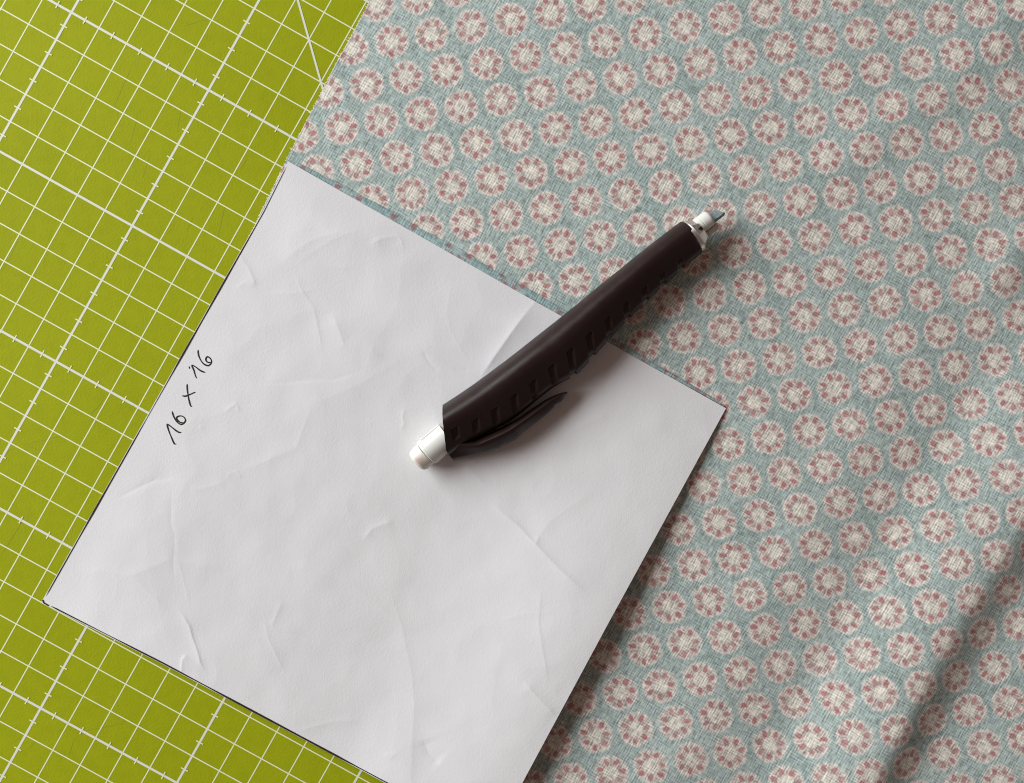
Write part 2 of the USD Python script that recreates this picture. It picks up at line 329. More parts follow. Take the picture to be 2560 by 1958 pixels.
# number the motifs outward from the first one, then fit a smooth map
C0 = C[0]; Minv = np.linalg.inv(np.array([[338, 123], [-62, 310]]) / 3.428)
order = np.argsort(np.linalg.norm(C - C0, axis=1)); idx = np.zeros((len(C), 2)); done = []
for k in order:
    if len(done) < 12: est = Minv @ (C[k] - C0)
    else:
        near = np.array(done)[np.argsort(np.linalg.norm(C[done] - C[k], axis=1))[:14]]
        X = np.c_[C[near], np.ones(len(near))]; est = np.r_[C[k], 1] @ np.linalg.lstsq(X, idx[near], rcond=None)[0]
    idx[k] = np.round(est); done.append(k)
DEG = 6
Bm = basis(Cm, DEG); reg = np.diag([1e-4 * (i + j) ** 2 for i in range(DEG + 1) for j in range(DEG + 1 - i)])
COEF = np.linalg.solve(Bm.T @ Bm + reg, Bm.T @ idx)
CLO, CHI = Cm.min(0) - .4, Cm.max(0) + .4
AFF = np.linalg.lstsq(np.c_[Cm, np.ones(len(Cm))], idx, rcond=None)[0]
print('print fit', np.abs(Bm @ COEF - idx).max(), np.sqrt(((Bm @ COEF - idx) ** 2).mean()))
def print_uv(m):
    k = np.stack([np.clip(m[:, 0], CLO[0], CHI[0]), np.clip(m[:, 1], CLO[1], CHI[1])], 1)
    return basis(k, DEG) @ COEF + (m - k) @ AFF[:2]

TL, TR, BR, BL = map(np.array, ((720., 403.), (1815., 1021.), (1229., 2100.), (103., 1506.)))   # corners of the paper in the photograph
paper_quad = Polygon([TL, TR, BR, BL])
edge_m = world_to_mat(unproj([(950, -50), (922.6, 4.8), (885.7, 76), (847.6, 145), (812, 212), (776, 283), (745, 343), (720, 389), (703, 425), (674.6, 486), (660, 514), (639, 559), (617.5, 601), (600, 636), (585, 668)], .0005))
es = np.argsort(edge_m[:, 1]); EB, EA = edge_m[es, 1], edge_m[es, 0]
bl_m = world_to_mat(unproj([BL, BR, TL, TR]))
def left_edge(b):
    a = np.interp(b, EB, EA); low = np.clip((EB[0] - b), 0, 100)
    return a + np.minimum(low * .12, .35) + .006 * np.sin(b * 61.0) + .005 * np.sin(b * 143.0 + 1)
FOLD = np.array([(2880, 700), (2625, 1100), (2540, 1255), (2463, 1390), (2380, 1525), (2275, 1715), (2190, 1870), (2105, 2040), (1940, 2290)], float)
fold_m = world_to_mat(unproj(FOLD, .003))
paper_m = Polygon(world_to_mat(unproj([TL, TR, BR, BL], .001)))
def cloth_z(m):
    p3 = np.c_[m * .11, np.zeros(len(m))]
    z = .0005 + .0011 * (meshkit.fbm(p3 * [2.2, 1.1, 1] + 3.3, 3, 5) - .35)
    d, side, al = seg_dist(m, fold_m); s = d * np.where(side > 0, 1, -1)      # s > 0: right of the crest
    s = s - .20 + .25 * (meshkit.noise(np.c_[m * .35, np.zeros(len(m))], 9) - .5)
    H = (.0050 + .0007 * np.sin(al * 9 + 1)) * sstep(.12, .30, al + .0)
    rise = np.where(s < 0, 1 - sstep(0, 3.6, -s), 1 - sstep(0, 1.75, s))
    z = z + H * rise ** 1.15 - .00035 * np.exp(-((s + 3.1) / .7) ** 2) + .0006 * np.exp(-((s + 5.6) / 1.0) ** 2) * sstep(.1, .4, al)
    z = z + .0014 * sstep(1.6, 5.0, s) * sstep(.15, .3, al)
    # small crease on the far right, upper part
    d2, sd2, al2 = seg_dist(m, world_to_mat(unproj([(2600, 560), (2520, 660), (2470, 720), (2440, 780)], .001))); s2 = d2 * np.where(sd2 > 0, -1, 1)
    z = z + .0011 * np.exp(-(s2 / .75) ** 2) * sstep(0, .15, al2) * sstep(1.0, .6, al2)
    d3, sd3, al3 = seg_dist(m, world_to_mat(unproj([(2620, -20), (2480, 120), (2300, 260), (2100, 400)], .001)))
    z = z + .0007 * np.exp(-(d3 / .9) ** 2)
    # pressed flat where the paper lies on it
    inside = np.array([0.0])
    c = m - np.array(paper_m.centroid.coords[0]); u = (np.array(bl_m[1]) - bl_m[0]); v = (np.array(bl_m[2]) - bl_m[0])
    st = np.linalg.solve(np.stack([u, v], 1), (m - bl_m[0]).T).T
    ins = sstep(-.10, .03, st[:, 0]) * sstep(1.12, 1.0, st[:, 0]) * sstep(-.1, .03, st[:, 1]) * sstep(1.10, 1.0, st[:, 1])
    z = np.where(ins > 0, z * (1 - ins) + .00035 * ins, z)
    # the cut edge on the left lies flat on the mat
    z = .00035 + (np.maximum(z, .0003) - .00035) * sstep(0, 2.2, m[:, 0] - left_edge(m[:, 1]))
    return np.maximum(z, .00022)
clo = thing('printed_cloth', 'blue cotton cloth printed with cream discs and pink dots beside the green mat', 'cloth')
bq = np.arange(-34.0, 21.0, .066); ap = np.r_[np.arange(0, .3, .03), np.arange(.3, 36.0, .066)]
BBt = bl_m[0, 1] + .22                              # its lower edge stops just inside the paper

bb, aa = np.meshgrid(bq, ap, indexing='ij')
m = np.stack([aa.ravel() + left_edge(bb.ravel()), bb.ravel()], 1)
# lower cut edge under the paper, parallel to the mat
lowb = np.interp(m[:, 0], [bl_m[0, 0], bl_m[1, 0], 40], [bl_m[0, 1] + .25, bl_m[1, 1] + .25, bl_m[1, 1] - 3.0])
keepz = m[:, 1] >= lowb
zc = cloth_z(m); xy = mat_to_world(m); F = grid_faces(len(bq), len(ap))
F = F[keepz[F].all(1)]
F = F[:, ::-1] if np.cross(*(np.c_[xy, zc][F[0, 1:]] - np.c_[xy, zc][F[0, 0]]))[2] < 0 else F
uq = np.unique(F); rm = np.full(len(m), -1); rm[uq] = np.arange(len(uq))
part('cloth_sheet', (np.c_[xy, zc][uq], rm[F]), L('printed_cloth'), clo, smooth=True, uv=print_uv(m)[uq])
# loose thread ends along the cut edge
vs, fs, k = [], [], 0
for b in np.arange(-13, 20.5, .035):
    if b < EB[0] or random.random() < .25: continue
    a = float(left_edge(np.array([b]))[0]); l = random.uniform(.010, .030) * (3.5 if random.random() < .03 else 1)
    n = 4; an = random.uniform(-.5, .5)
    pts = np.array([(a + .02 - t * (l + .02), b + an * t * (l + .02)) for t in np.linspace(0, 1, n)])
    z0 = .0004
    v, f = strip(np.c_[mat_to_world(pts), np.linspace(z0, .00025, n)], np.linspace(.00028, .00012, n)); vs.append(v); fs.append(f + k); k += len(v)
part('frayed_edge', (np.vstack(vs), np.vstack(fs)), L('frayed_thread'), clo, kind='stuff')

# ------------------------------------------------------------------ paper
def coons(s, t):
    """pixel position on the paper: s along the upper edge, t down the left edge; edges bow a little"""
    def bow(p0, p1, u, am, pk):
        q = p0 + (p1 - p0) * u[:, None]; d = (p1 - p0) / np.linalg.norm(p1 - p0); nrm = np.array([-d[1], d[0]])
        return q + nrm * (am * (np.clip(u / pk, 0, 1) * np.clip((1 - u) / (1 - pk), 0, 1)) ** 1.0 * 1.0)[:, None]
    top = bow(TL, TR, s, 2.0, .5); bot = bow(BL, BR, s, -5.0, .27)
    lef = bow(TL, BL, t, -6.5, .11); rig = bow(TR, BR, t, 2.0, .5)
    S, T = s[:, None], t[:, None]
    return (1 - T) * top + T * bot + (1 - S) * lef + S * rig - ((1 - S) * (1 - T) * TL + S * (1 - T) * TR + (1 - S) * T * BL + S * T * BR)
CREASE = [  # pixel line, height in mm, width left, width right (px)
 ([(1200, 945), (1234, 894), (1290, 815), (1342, 750), (1365, 722)], .75, 46, 40),
 ([(596, 632), (622, 672), (640, 716)], .25, 22, 9), ([(640, 716), (615, 705), (590, 720)], .12, 9, 12),
 ([(1058, 880), (1072, 905), (1097, 932)], -.10, 8, 8), ([(1135, 926), (1172, 926)], -.06, 6, 6),
 ([(1230, 1262), (1290, 1310), (1340, 1362), (1400, 1425), (1460, 1478)], .30, 26, 14), ([(1340, 1362), (1347, 1340)], .12, 8, 8),
 ([(450, 1528), (473, 1565), (480, 1592), (492, 1625), (500, 1655), (512, 1680)], .20, 16, 7), ([(452, 1682), (455, 1650), (468, 1636)], .16, 20, 5),
 ([(975, 1480), (1003, 1560), (1028, 1680), (1036, 1760), (1030, 1860), (1026, 2000)], .15, 70, 24),
 ([(1058, 1850), (1072, 1885), (1100, 1910)], -.22, 22, 40),
 ([(290, 1246), (330, 1228), (357, 1214), (390, 1200), (430, 1194)], -.16, 7, 14),
 ([(908, 1350), (930, 1322), (985, 1300)], .16, 22, 14), ([(1310, 1705), (1345, 1745), (1390, 1790)], .26, 30, 20),
 ([(925, 612), (955, 595), (995, 589), (1003, 600), (1010, 626)], .17, 16, 10),
 ([(700, 655), (780, 600), (850, 580), (928, 600)], .20, 60, 40),
 ([(1012, 1020), (1006, 1040), (1010, 1060), (1003, 1075)], .11, 7, 7), ([(565, 1190), (590, 1180), (606, 1195)], .06, 7, 7), ([(500, 1065), (506, 1075)], .06, 5, 5),
 ([(600, 1180), (740, 1120), (780, 1010)], .14, 40, 30), ([(560, 1030), (590, 1010), (600, 1030)], .09, 10, 6),
 ([(700, 1400), (880, 1460), (1000, 1560)], .16, 60, 40), ([(760, 1020), (900, 960), (1000, 900)], .18, 90, 60),
 ([(830, 780), (860, 860), (960, 890)], .24, 60, 30), ([(740, 1830), (830, 1805), (905, 1800)], .12, 25, 20), ([(960, 1890), (985, 1885), (970, 1900)], .07, 8, 8),
 ([(1160, 1160), (1210, 1210), (1300, 1240)], .14, 40, 20), ([(1480, 1230), (1380, 1300), (1330, 1360)], .10, 40, 30),
 ([(300, 1450), (420, 1400), (560, 1420)], .18, 60, 40), ([(200, 1420), (330, 1440), (420, 1530)], .12, 50, 30)]
cr = np.random.default_rng(11)
for _ in range(26):
    a = np.array([cr.uniform(250, 1650), cr.uniform(500, 1950)]); an = cr.uniform(0, math.pi); pts = [a]
    if not paper_quad.buffer(-25).contains(Polygon([a + (-1, -1), a + (1, -1), a + (0, 1)])): continue
    for _ in range(int(cr.integers(2, 5))):
        an += cr.uniform(-.4, .4); pts.append(pts[-1] + np.array([math.cos(an), math.sin(an)]) * cr.uniform(25, 90))
    CREASE.append(([tuple(q) for q in pts], cr.uniform(.03, .09) * cr.choice([-1, 1, 1]), cr.uniform(5, 22), cr.uniform(5, 22)))
def paper_z(s, t, p):
    z = .0009 + np.zeros(len(s))
    p3 = np.c_[p / 78.0, np.zeros(len(p))]
    z += .00115 * (meshkit.fbm(p3 * .30 + 1.7, 3, 21) - .5) + .00017 * (meshkit.fbm(p3 * .8 + 4.1, 3, 33) - .5)
    ridge = 1 - np.abs(2 * meshkit.fbm(p3 * .42 + 9.2, 3, 41) - 1)
    z += .00026 * (ridge - .7)
    ridge2 = 1 - np.abs(2 * meshkit.fbm(p3 * 1.1 + 2.2, 2, 47) - 1)
    z += .00006 * (ridge2 - .7)
    for line, h, wl, wr in CREASE:
        d, side, al = seg_dist(p, line); w = np.where(side > 0, wl, wr) * .72
        z += h * 1e-3 * np.exp(-d / w) * np.minimum(1, np.minimum(al, 1 - al) * 5 + .15)
    # lift: right side springs up, lower edge a little
    lift = sstep(.60, 1.0, s) * (.0008 + .0048 * sstep(.02, .55, t)) + .0011 * sstep(.85, 1.0, t) * sstep(.0, .25, s)
    z += lift
    flat = sstep(0, .10, s) * sstep(0, .07, t) ; flat2 = sstep(0, .12, 1 - t)
    edge = np.minimum(1, .35 + .65 * flat)
    z = .0006 + (np.maximum(z, .00055) - .0006) * edge
    return np.maximum(z, .00055)
pap = thing('paper_template', 'creased square of white paper marked 16 x 16 lying on cloth and mat', 'paper')
NS = 520
g = np.linspace(0, 1, NS); tt, ss = np.meshgrid(g, g, indexing='ij'); ss, tt = ss.ravel(), tt.ravel()
pp = coons(ss, tt); pz = paper_z(ss, tt, pp); pv = unproj(pp, pz)
pf = grid_faces(NS, NS)
if np.cross(*(pv[pf[0, 1:]] - pv[pf[0, 0]]))[2] < 0: pf = pf[:, ::-1]
part('paper_sheet', (pv, pf), L('paper_white'), pap, smooth=True)
from scipy.spatial import cKDTree
ptree = cKDTree(pp)
def on_paper(px, up=.00006):
    px = np.asarray(px, float); d, i = ptree.query(px, k=4); w = 1 / (d + .3); z = (pz[i] * w).sum(1) / w.sum(1)
    return unproj(px, z + up)
def ink(name, lines, w=3.4, label=None):
    vs, fs, k = [], [], 0
    for l in lines:
        q = curve([(380 + x / 5.6, 840 + y / 5.6) for x, y in l], 1.2); p = on_paper(q)
        n = len(p); wd = np.minimum(1, np.minimum(np.arange(n) + 2, n - np.arange(n) + 1) / 5) * w * (1 + .18 * np.sin(np.arange(n) * .21)) / 78 * .01
        v, f = strip(p, wd); vs.append(v); fs.append(f + k); k += len(v)
    part(name, (np.vstack(vs), np.vstack(fs)), L('ink_black'), pap, label=label)
ink('handwritten_one', [[(410, 1346), (385, 1352), (345, 1332), (290, 1290), (245, 1255), (212, 1238), (218, 1275), (240, 1345), (275, 1430), (308, 1503), (322, 1514), (340, 1512)]])
ink('handwritten_six', [[(282, 1055), (290, 1090), (312, 1145), (345, 1200), (400, 1238), (440, 1225), (468, 1185), (450, 1142), (405, 1120), (358, 1130), (342, 1155), (362, 1190), (400, 1212), (438, 1212)], [(350, 1150), (356, 1180), (390, 1206)]])
ink('multiplication_sign', [[(490, 672), (494, 760), (513, 880), (532, 955), (545, 985), (560, 991)], [(418, 838), (470, 842), (540, 815), (608, 786)]])
ink('handwritten_one', [[(745, 512), (680, 487), (610, 435), (558, 412), (585, 480), (608, 560), (628, 595)], [(519, 425), (522, 442), (525, 460)]])
ink('handwritten_six', [[(645, 195), (646, 240), (662, 300), (700, 368), (745, 405), (790, 414), (826, 385), (832, 345), (808, 308), (774, 292), (754, 318), (760, 352), (790, 372), (828, 366)]])
def edge_ink(u0, u1, side, wmax, seed):
    u = np.linspace(u0, u1, 260)
    off = 2.6 / 1250
    q = coons(np.full_like(u, off), u) if side == 'l' else coons(u, np.full_like(u, 1 - off))
    n = meshkit.noise(np.c_[u * 14, np.zeros((260, 2))], seed)
    w = wmax * np.clip(.55 + .9 * (n - .35), .15, 1.1)
    w[:4] *= np.linspace(.2, 1, 4); w[-4:] *= np.linspace(1, .2, 4)
    part('drawn_edge_line', strip(on_paper(q, .00008), w / 78 * .01), L('ink_black'), pap)
edge_ink(.012, .985, 'l', 4.2, 3)
edge_ink(.02, 1.0, 'b', 4.6, 5)
q = curve([(104, 1501), (107, 1508), (113, 1512), (119, 1515.5)], 1.0)
part('drawn_edge_line', strip(on_paper(q + [2.5, -1.0], .0001), 3.6 / 78 * .01), L('ink_black'), pap)

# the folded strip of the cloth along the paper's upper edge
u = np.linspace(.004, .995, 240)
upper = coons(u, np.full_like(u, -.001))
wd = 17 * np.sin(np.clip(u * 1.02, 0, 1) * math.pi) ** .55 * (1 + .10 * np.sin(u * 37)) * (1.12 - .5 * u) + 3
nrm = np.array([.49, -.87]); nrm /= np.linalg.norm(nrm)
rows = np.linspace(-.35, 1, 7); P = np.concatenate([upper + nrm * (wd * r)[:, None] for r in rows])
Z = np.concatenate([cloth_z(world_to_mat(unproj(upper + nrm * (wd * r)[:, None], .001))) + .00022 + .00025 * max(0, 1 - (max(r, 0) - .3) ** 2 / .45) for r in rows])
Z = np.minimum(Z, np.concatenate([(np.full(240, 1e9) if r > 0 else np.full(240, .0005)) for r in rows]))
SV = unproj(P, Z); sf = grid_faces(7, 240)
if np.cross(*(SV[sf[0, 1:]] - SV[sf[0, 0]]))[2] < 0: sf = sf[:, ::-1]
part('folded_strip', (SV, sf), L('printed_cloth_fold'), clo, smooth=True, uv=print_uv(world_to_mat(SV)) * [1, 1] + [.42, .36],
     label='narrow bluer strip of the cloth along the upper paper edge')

# ------------------------------------------------------------------ pencil
def z1(*p): return np.array([(980 + x / 2.4, 500 + y / 2.4) for x, y in p])
def z2(*p): return np.array([(980 + x / 4.394, 860 + y / 4.394) for x, y in p])
def z3(*p): return np.array([(1660 + x / 10.5, 500 + y / 10.5) for x, y in p])
ZB, ZM = .0011, .0068                              # underside and mid height of the pencil
O = unproj(z1((330, 1380)), ZM)[0]; E1 = unproj(z1((1795, 230)), ZM)[0]
ex = (E1 - O)[:2]; LEN = np.linalg.norm(ex); ex /= LEN; ey = np.array([-ex[1], ex[0]])
def loc(px, z=ZM):                                 # photograph pixel -> pencil frame (x to the tip, y to the upper left)
    d = unproj(px, z)[:, :2] - O[:2]; return np.stack([d @ ex, d @ ey], 1)
pen = thing('marking_pencil', 'dark brown chunky marking pencil with a side clip lying across the paper edge', 'pencil', (O[0], O[1], 0), math.atan2(ex[1], ex[0]))
def z4(*p): return np.array([(1080 + x / 2.38, 700 + y / 2.38) for x, y in p])
def z5(*p): return np.array([(1400 + x / 2.38, 500 + y / 2.38) for x, y in p])
up = loc([(1040, 1051), (1107.7, 1011.8), (1148, 985.5), (1186.3, 959.3), (1229.3, 927.4), (1259.3, 905.2), (1305.8, 869.3), (1342.5, 839.9), (1389.3, 803.1), (1432.6, 768.7), (1472.5, 735.4), (1519.3, 697.3), (1554.7, 669.3), (1592.5, 637.7), (1639.3, 601.2), (1670.3, 577.3), (1692, 560.5), (1699, 556.5)])
lo = loc(np.vstack([z1((300, 1580), (345, 1535), (430, 1478)), z4((255, 947), (300, 927), (400, 876), (480, 831), (560, 770), (640, 702), (720, 641), (790, 601), (840, 579), (872, 556), (905, 520)), [(1470, 908), (1488.8, 888), (1513.5, 859.5), (1532.6, 838.7), (1557.8, 812), (1575.6, 795.5), (1597.7, 772.8), (1630, 741), (1664, 710.9), (1693, 685.5), (1707, 671.8), (1735, 649), (1757, 630.9)]]))
XE = float(min(up[-1, 0], lo[-1, 0])) + .0004
from scipy.ndimage import gaussian_filter1d
def prof(pl, xs, sm=6):
    o = np.argsort(pl[:, 0]); return gaussian_filter1d(np.interp(xs, pl[o, 0], pl[o, 1]), sm, mode='nearest')
def ridged(N):
    """section of the barrel: a ridge near the upper side, a long face falling to the lower side; y and z from -1 to 1"""
    p = np.array([(1, -.15), (.93, .22), (.80, .62), (.60, .89), (.40, 1.0), (.20, .98), (-.03, .88), (-.40, .66), (-.86, .36), (-1, -.10), (-.92, -.70), (-.45, -1), (.5, -1), (.92, -.70)])
    for _ in range(4):
        q = np.roll(p, -1, 0); p = np.stack([.78 * p + .22 * q, .22 * p + .78 * q], 1).reshape(-1, 2)
    l = np.r_[0, np.cumsum(np.linalg.norm(np.diff(np.vstack([p, p[:1]]), axis=0), axis=1))]; u = np.linspace(0, l[-1], N, endpoint=False)
    p = np.stack([np.interp(u, l, np.r_[p[:, k], p[0, k]]) for k in (0, 1)], 1)
    p = (p - p.min(0)) / (p.max(0) - p.min(0)) * 2 - 1
    return p[:, 0], p[:, 1]
def loft(xs, yu, yl, zc, hz, n=2.35, N=112, ridge=None, relief=None):
    th = np.linspace(0, 2 * math.pi, N, endpoint=False); c, s = np.cos(th), np.sin(th)
    ce, se = np.sign(c) * np.abs(c) ** (2 / n), np.sign(s) * np.abs(s) ** (2 / n)
    if ridge is not None:
        rc, rs = ridged(N); k = ridge[:, None]; ce = ce * (1 - k) + rc * k; se = se * (1 - k) + rs * k
    else: ce, se = np.broadcast_to(ce, (len(xs), N)), np.broadcast_to(se, (len(xs), N))
    ym, a = (yu + yl) / 2, (yu - yl) / 2
    V = np.stack([np.repeat(xs[:, None], N, 1), ym[:, None] + a[:, None] * ce, np.broadcast_to(zc, len(xs))[:, None] + np.broadcast_to(hz, len(xs))[:, None] * se], 2).reshape(-1, 3)
    M = len(xs); i, j = np.meshgrid(np.arange(M - 1), np.arange(N), indexing='ij'); a_ = (i * N + j).ravel(); b_ = (i * N + (j + 1) % N).ravel()
    Fq = np.concatenate([np.stack([a_, b_, b_ + N], 1), np.stack([a_, b_ + N, a_ + N], 1)])
    if relief is not None:
        zz, yy = np.repeat(np.broadcast_to(zc, M), N), np.repeat(ym, N); to = np.stack([np.zeros(len(V)), yy - V[:, 1], .6 * (zz - V[:, 2])], 1)
        to /= np.maximum(np.linalg.norm(to, axis=1, keepdims=True), 1e-9)
        V = V + to * (relief(V[:, :2]) * sstep(-.0052, -.0035, V[:, 2] - zz))[:, None]
    V = np.vstack([V, [[xs[0], ym[0], np.broadcast_to(zc, M)[0]], [xs[-1], ym[-1], np.broadcast_to(zc, M)[-1]]]]); c0, c1 = len(V) - 2, len(V) - 1
    k = np.arange(N); k2 = (k + 1) % N
    Fq = np.vstack([Fq, np.stack([k2, k, np.full(N, c0)], 1), np.stack([(M - 1) * N + k, (M - 1) * N + k2, np.full(N, c1)], 1)])
    t = trimesh.Trimesh(V, Fq, process=False)
    if t.volume < 0: Fq = Fq[:, ::-1]
    return manifold3d.Manifold(manifold3d.Mesh(vert_properties=V.astype(np.float32), tri_verts=Fq.astype(np.uint32)))
xs = np.linspace(-.012, XE, 620)
yu, yl = prof(up, xs), prof(lo, xs)
hz = .0066 - .0011 * sstep(.03, .11, xs); RG = 1 - .45 * sstep(.07, .125, xs)
zc = ZB + hz
D = .00080
# clip
cu = loc(np.vstack([z2((560, 1000), (800, 1050), (905, 1054)), z4((330, 916), (420, 877), (520, 822), (600, 764), (680, 710), (730, 686), (780, 668), (806, 666))]))
cl = loc(np.vstack([z2((560, 1330), (640, 1310), (680, 1285), (800, 1262), (960, 1220), (1050, 1198), (1180, 1148), (1250, 1112), (1390, 1034)), z4((530, 918), (630, 842), (690, 796), (737, 748), (775, 722), (808, 672))]))
x1 = float(min(cu[-1, 0], cl[-1, 0])); xc = np.linspace(-.008, x1, 150)
cyu, cyl = prof(cu, xc, 2), prof(cl, xc, 2); bad = cyu - cyl < .0004; mid = (cyu + cyl) / 2; cyu[bad] = mid[bad] + .0002; cyl[bad] = mid[bad] - .0002
chz = .0044 * (1 - .62 * sstep(.012, x1 + .004, xc)); clipz = ZB + .0046
clip = loft(xc, cyu, cyl, clipz, chz, n=3.0, N=96, ridge=np.full(150, 1.0))
notch = []
def prism(poly_loc, z0=-.01, z1_=.03, rnd=.0004):
    pg = Polygon(poly_loc).buffer(0); pg = pg.buffer(-rnd).buffer(rnd, quad_segs=6) if rnd else pg
    m_ = trimesh.creation.extrude_polygon(pg, z1_ - z0); m_.apply_translation([0, 0, z0])
    return manifold3d.Manifold(manifold3d.Mesh(vert_properties=m_.vertices.astype(np.float32), tri_verts=m_.faces.astype(np.uint32)))
for x, y in ((1812, 668), (1620, 855), (1418, 1010), (1215, 1128), (1012, 1212)):
    q = z2((x, y))[0]; e = np.array([.79, -.61]); nn = np.array([.61, .79])
    notch.append(prism(loc([q - e * 7 - nn * 2.5, q + e * 7 - nn * 2.5, q + e * 9 + nn * 14, q - e * 9 + nn * 14]), rnd=.0001))
for c in notch: clip = clip - c
# grooves: right edge from - to (zoomed pixels); the later ones run round the lower side
GR = [((399, 1340), (411, 1417)), ((519, 1295), (530, 1378)), ((634, 1233), (648, 1330)), ((747, 1153), (762, 1260)), ((859, 1070), (875, 1180)), ((968, 978), (990, 1085)),
      ((1078, 885), (1104, 1032)), ((1190, 790), (1222, 955)), ((1300, 700), (1330, 850)), ((1410, 610), (1440, 745)), ((1520, 520), (1548, 640)), ((1630, 435), (1656, 545)), ((1735, 350), (1765, 450))]
import shapely
GP = []
for n_, (a, b) in enumerate(GR):
    a, b = z1(a)[0], z1(b)[0]; e = np.array([-.80, .60]) * 19.5
    if n_ >= 6: b = b + (b - a) / np.linalg.norm(b - a) * 34      # these run round the lower side
    GP.append(Polygon(loc([a, b, b + e * .98, a + e])).buffer(-.0005).buffer(.0005, quad_segs=6))
def relief(p):
    out = np.zeros(len(p)); pt = shapely.points(p)
    for g_ in GP:
        x0, y0, x1_, y1_ = g_.bounds; m_ = (p[:, 0] > x0 - .001) & (p[:, 0] < x1_ + .001) & (p[:, 1] > y0 - .001) & (p[:, 1] < y1_ + .001)
        if m_.any():
            q = pt[m_]; sd = np.where(shapely.contains(g_, q), -1, 1) * shapely.distance(g_.exterior, q)
            out[m_] = np.maximum(out[m_], D * sstep(.00020, -.00036, sd))
    return out
body = loft(xs, yu, yl, zc, hz, n=2.1, ridge=RG, N=300, relief=relief)
endp = loc(z1((305, 1229), (330, 1500), (347, 1533), (375, 1566)))
far = loc(z1((-500, 900), (-500, 2100)))
endcut = prism([far[0] + [0, .02], endp[0] + (endp[0] - endp[1]) * 1.5, endp[0], endp[1], endp[2], endp[3], endp[3] + (endp[3] - endp[2]) * 3, far[1] + [0, -.02]], rnd=0)
shell = (body + clip) - endcut
clip_only = clip - body - endcut
part('clip', clip_only, L('dark_brown_plastic'), pen, smooth=32)
part('barrel', body - endcut, L('dark_brown_plastic'), pen, smooth=32)

def lathe(prof_xr, axis0, axis1, z0, z1_, n=64, flat=None):
    """revolve (x, r) pairs about the line axis0 -> axis1 of the pencil frame"""
    a0, a1 = np.r_[axis0, z0], np.r_[axis1, z1_]; d = (a1 - a0) / np.linalg.norm(a1 - a0)
    s = np.cross([0, 0, 1], d); s /= np.linalg.norm(s); u_ = np.cross(d, s)
    pr = np.array(prof_xr, float); th = np.linspace(0, 2 * math.pi, n, endpoint=False) + (math.pi / n if flat else 0)
    V = (a0 + pr[:, 0][:, None, None] * d + pr[:, 1][:, None, None] * (np.cos(th)[None, :, None] * s + np.sin(th)[None, :, None] * u_)).reshape(-1, 3)
    M = len(pr); i, j = np.meshgrid(np.arange(M - 1), np.arange(n), indexing='ij'); a_ = (i * n + j).ravel(); b_ = (i * n + (j + 1) % n).ravel()
    Fq = np.concatenate([np.stack([a_, b_, b_ + n], 1), np.stack([a_, b_ + n, a_ + n], 1)])
    t = trimesh.Trimesh(V, Fq, process=False); t.merge_vertices(); t.update_faces(t.nondegenerate_faces()); t.fix_normals()
    return t
MM = .001
# white push button at the clip end
t0, t1 = loc(z2((372, 1205)))[0], loc(z2((610, 998)))[0]; tz = ZB + .0046
tl = np.linalg.norm(t1 - t0)
part('button_tube', lathe([(.0, 0), (0, 4.15 * MM), (.18 * MM, 4.42 * MM), (.5 * MM, 4.5 * MM), (tl, 4.5 * MM), (tl, 0)], t0, t1, tz, tz), L('white_plastic'), pen, smooth=35)
c1 = loc(z2((258, 1306)))[0]; cl_ = np.linalg.norm(t0 - c1)
usdkit.material(stage, L('white_plastic_smudged'), {
    'g': ('geometry', {}), 'd': ('vector_math', {'math_type': 'distance', 'vector2': tuple(map(float, unproj(z2((308, 1285)), .0095)[0]))}),
    'n': ('noise_texture', {'scale': 600.0, 'detail': 2.0}), 'a': ('math', {'math_type': 'multiply_add', 'value2': .002}),
    'r': ('map_range', {'range_type': 'smoothstep', 'from_min': .0012, 'from_max': .0036, 'to_min': .55, 'to_max': 0.0, 'clamp': True}),
    'm': ('mix_color', {'a': (.78, .77, .68), 'b': (.55, .27, .25)}), 'p': ('principled_bsdf', {'roughness': .45})},
    [('g.position', 'd.vector1'), ('g.position', 'n.vector'), ('n.fac', 'a.value1'), ('d.value', 'a.value3'), ('a.value', 'r.value'), ('r.result', 'm.fac'), ('m.result', 'p.base_color')], surface='p.BSDF')
part('button_cap', lathe([(0, 0), (0, 2.6 * MM), (.22 * MM, 3.2 * MM), (.7 * MM, 3.65 * MM), (1.3 * MM, 3.9 * MM), (cl_ - .35 * MM, 4.05 * MM), (cl_ - .1 * MM, 3.9 * MM), (cl_ - .02 * MM, 3.5 * MM), (cl_ - .02 * MM, 0)], c1, t0, tz - .0002, tz), L('white_plastic_smudged'), pen, smooth=35)
r0, r1 = loc(z2((330, 1062)))[0], loc(z2((596, 838)))[0]
rib = trimesh.creation.box([np.linalg.norm(r1 - r0), .0022, .0030]); rib = trimesh.creation.box([np.linalg.norm(r1 - r0), .0026, .0034])
rib.apply_transform(trimesh.transformations.rotation_matrix(math.atan2(*(r1 - r0)[::-1]), [0, 0, 1])); rib.apply_translation([*((r0 + r1) / 2 - [0, .0009]), tz + .0006])
part('button_rib', rib, L('white_plastic'), pen)

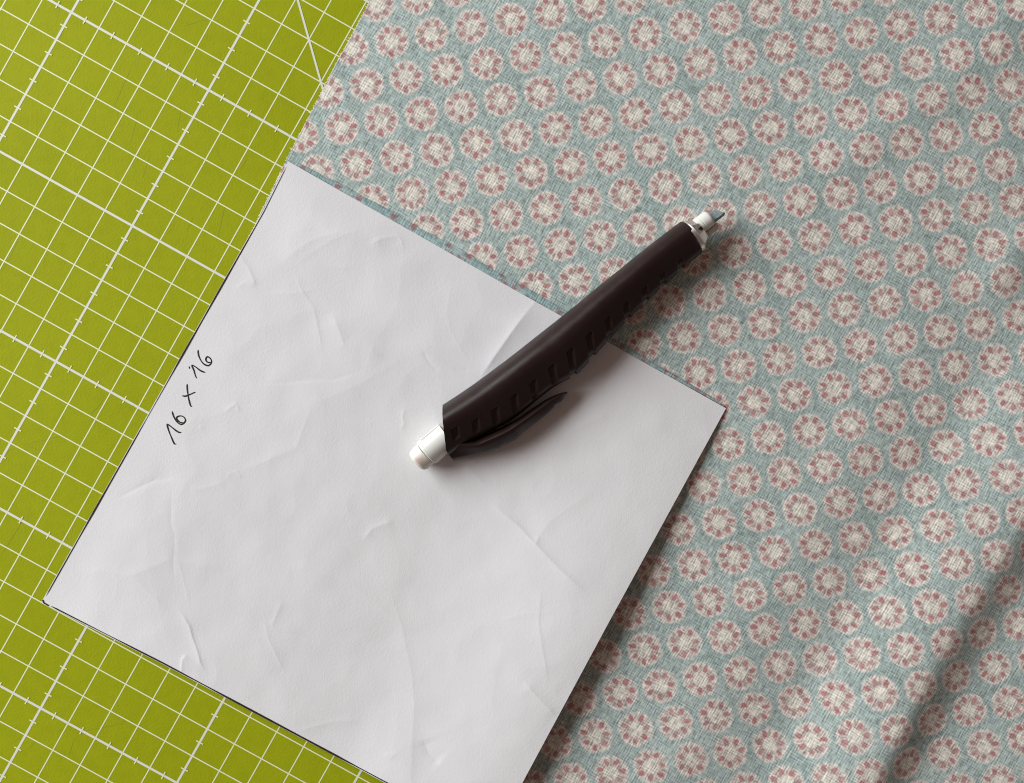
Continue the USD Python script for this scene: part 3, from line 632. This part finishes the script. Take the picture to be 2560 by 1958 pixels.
# chrome nose
hzE = float(hz[-1]); zE = ZB + hzE; wE = float(yu[-1] - yl[-1]) / 2; yE = float(yu[-1] + yl[-1]) / 2
n0 = np.array([XE - .0005, yE]); n1 = loc(z3((1090, 690)), zE)[0]; n1 = n0 + (n1 - n0) / np.linalg.norm(n1 - n0) * .01
part('nose_ring', lathe([(-.2 * MM, 0), (-.2 * MM, wE - .25 * MM), (.95 * MM, wE - .12 * MM), (1.15 * MM, wE - .35 * MM), (1.15 * MM, 0)], n0, n1, zE, zE, 72), L('chrome'), pen, smooth=30)
part('nose_cone', lathe([(1.1 * MM, 0), (1.1 * MM, wE - .45 * MM), (1.4 * MM, wE - .5 * MM), (3.7 * MM, 3.95 * MM), (4.0 * MM, 3.5 * MM), (4.0 * MM, 0)], n0, n1, zE, zE, 9, True), L('chrome'), pen)
def dirbox(at, half, lift, name, look, roll=0.0, parent=pen):
    b = trimesh.creation.box(np.array(half) * 2); b = b.subdivide()
    d = (n1 - n0) / np.linalg.norm(n1 - n0)
    b.apply_transform(trimesh.transformations.rotation_matrix(roll, [1, 0, 0])); b.apply_transform(trimesh.transformations.rotation_matrix(math.atan2(d[1], d[0]), [0, 0, 1]))
    b.apply_translation([at[0], at[1], lift]); return part(name, b, L(look), parent)
s0 = loc(z3((905, 800)), zE + .003)[0]
dirbox(s0, (.0011, .00055, .0004), zE + .0041, 'nose_slot', 'black_gap', .25)
s1 = loc(z3((955, 1105)), zE + .003)[0]
dirbox(s1, (.0005, .0011, .0004), zE + .0036, 'nose_slot', 'black_gap', -.45)
# two-jaw nozzle holding the lead
d = (n1 - n0) / np.linalg.norm(n1 - n0); nd_ = np.array([-d[1], d[0]])
j0 = n0 + d * .0036 + nd_ * .0006
def to_manifold(m_): return manifold3d.Manifold(manifold3d.Mesh(vert_properties=m_.vertices.astype(np.float32), tri_verts=m_.faces.astype(np.uint32)))
def jaw(shift, dz, r, ln, lookname, keep, cut):
    a = j0 + nd_ * shift
    mm = to_manifold(lathe([(0, 0), (0, r), (1.35 * MM, r), (1.45 * MM, r - .28 * MM), (1.6 * MM, r - .28 * MM), (1.75 * MM, r - .05 * MM), (ln - 1.1 * MM, r - .03 * MM), (ln - .5 * MM, r * .95), (ln - .15 * MM, r * .84), (ln, r * .66), (ln, 0)], a, a + d, zE + dz, zE + dz, 48))
    n3 = np.array([nd_[0], nd_[1], .25]); n3 /= np.linalg.norm(n3)
    mm = mm.trim_by_plane((n3 * keep).tolist(), float(n3 @ np.r_[j0 + nd_ * cut, zE]) * keep)
    part('jaw', mm, L(lookname), pen, smooth=35)
jaw(.0007, .0004, .00280, .0050, 'white_plastic', 1, -.0017)
jaw(-.0015, -.0012, .0024, .0058, 'ivory_plastic', -1, -.0020)
tipx = loc(z3((1600, 345)), zE)[0]; l0 = j0 + d * .0015 + nd_ * .0001
tl = float((tipx - l0) @ d)
mm = to_manifold(lathe([(0, 0), (0, 1.7 * MM), (tl + .6 * MM, 1.7 * MM), (tl + .6 * MM, 0)], l0, l0 + d, zE, zE, 40))
tip3 = np.r_[tipx, zE + .0003]
for f in ((.30, -.72, .62), (.80, .52, .30), (.50, 0, -.86), (.10, .35, .93)):
    n3 = np.r_[d * f[0] + nd_ * f[1], f[2]]; n3 /= np.linalg.norm(n3); at = tip3 + (np.array([0, 0, .0009]) if f[2] == .93 else 0)
    mm = mm.trim_by_plane((-n3).tolist(), float(-n3 @ at))
part('lead', mm, L('blue_lead'), pen, smooth=25)
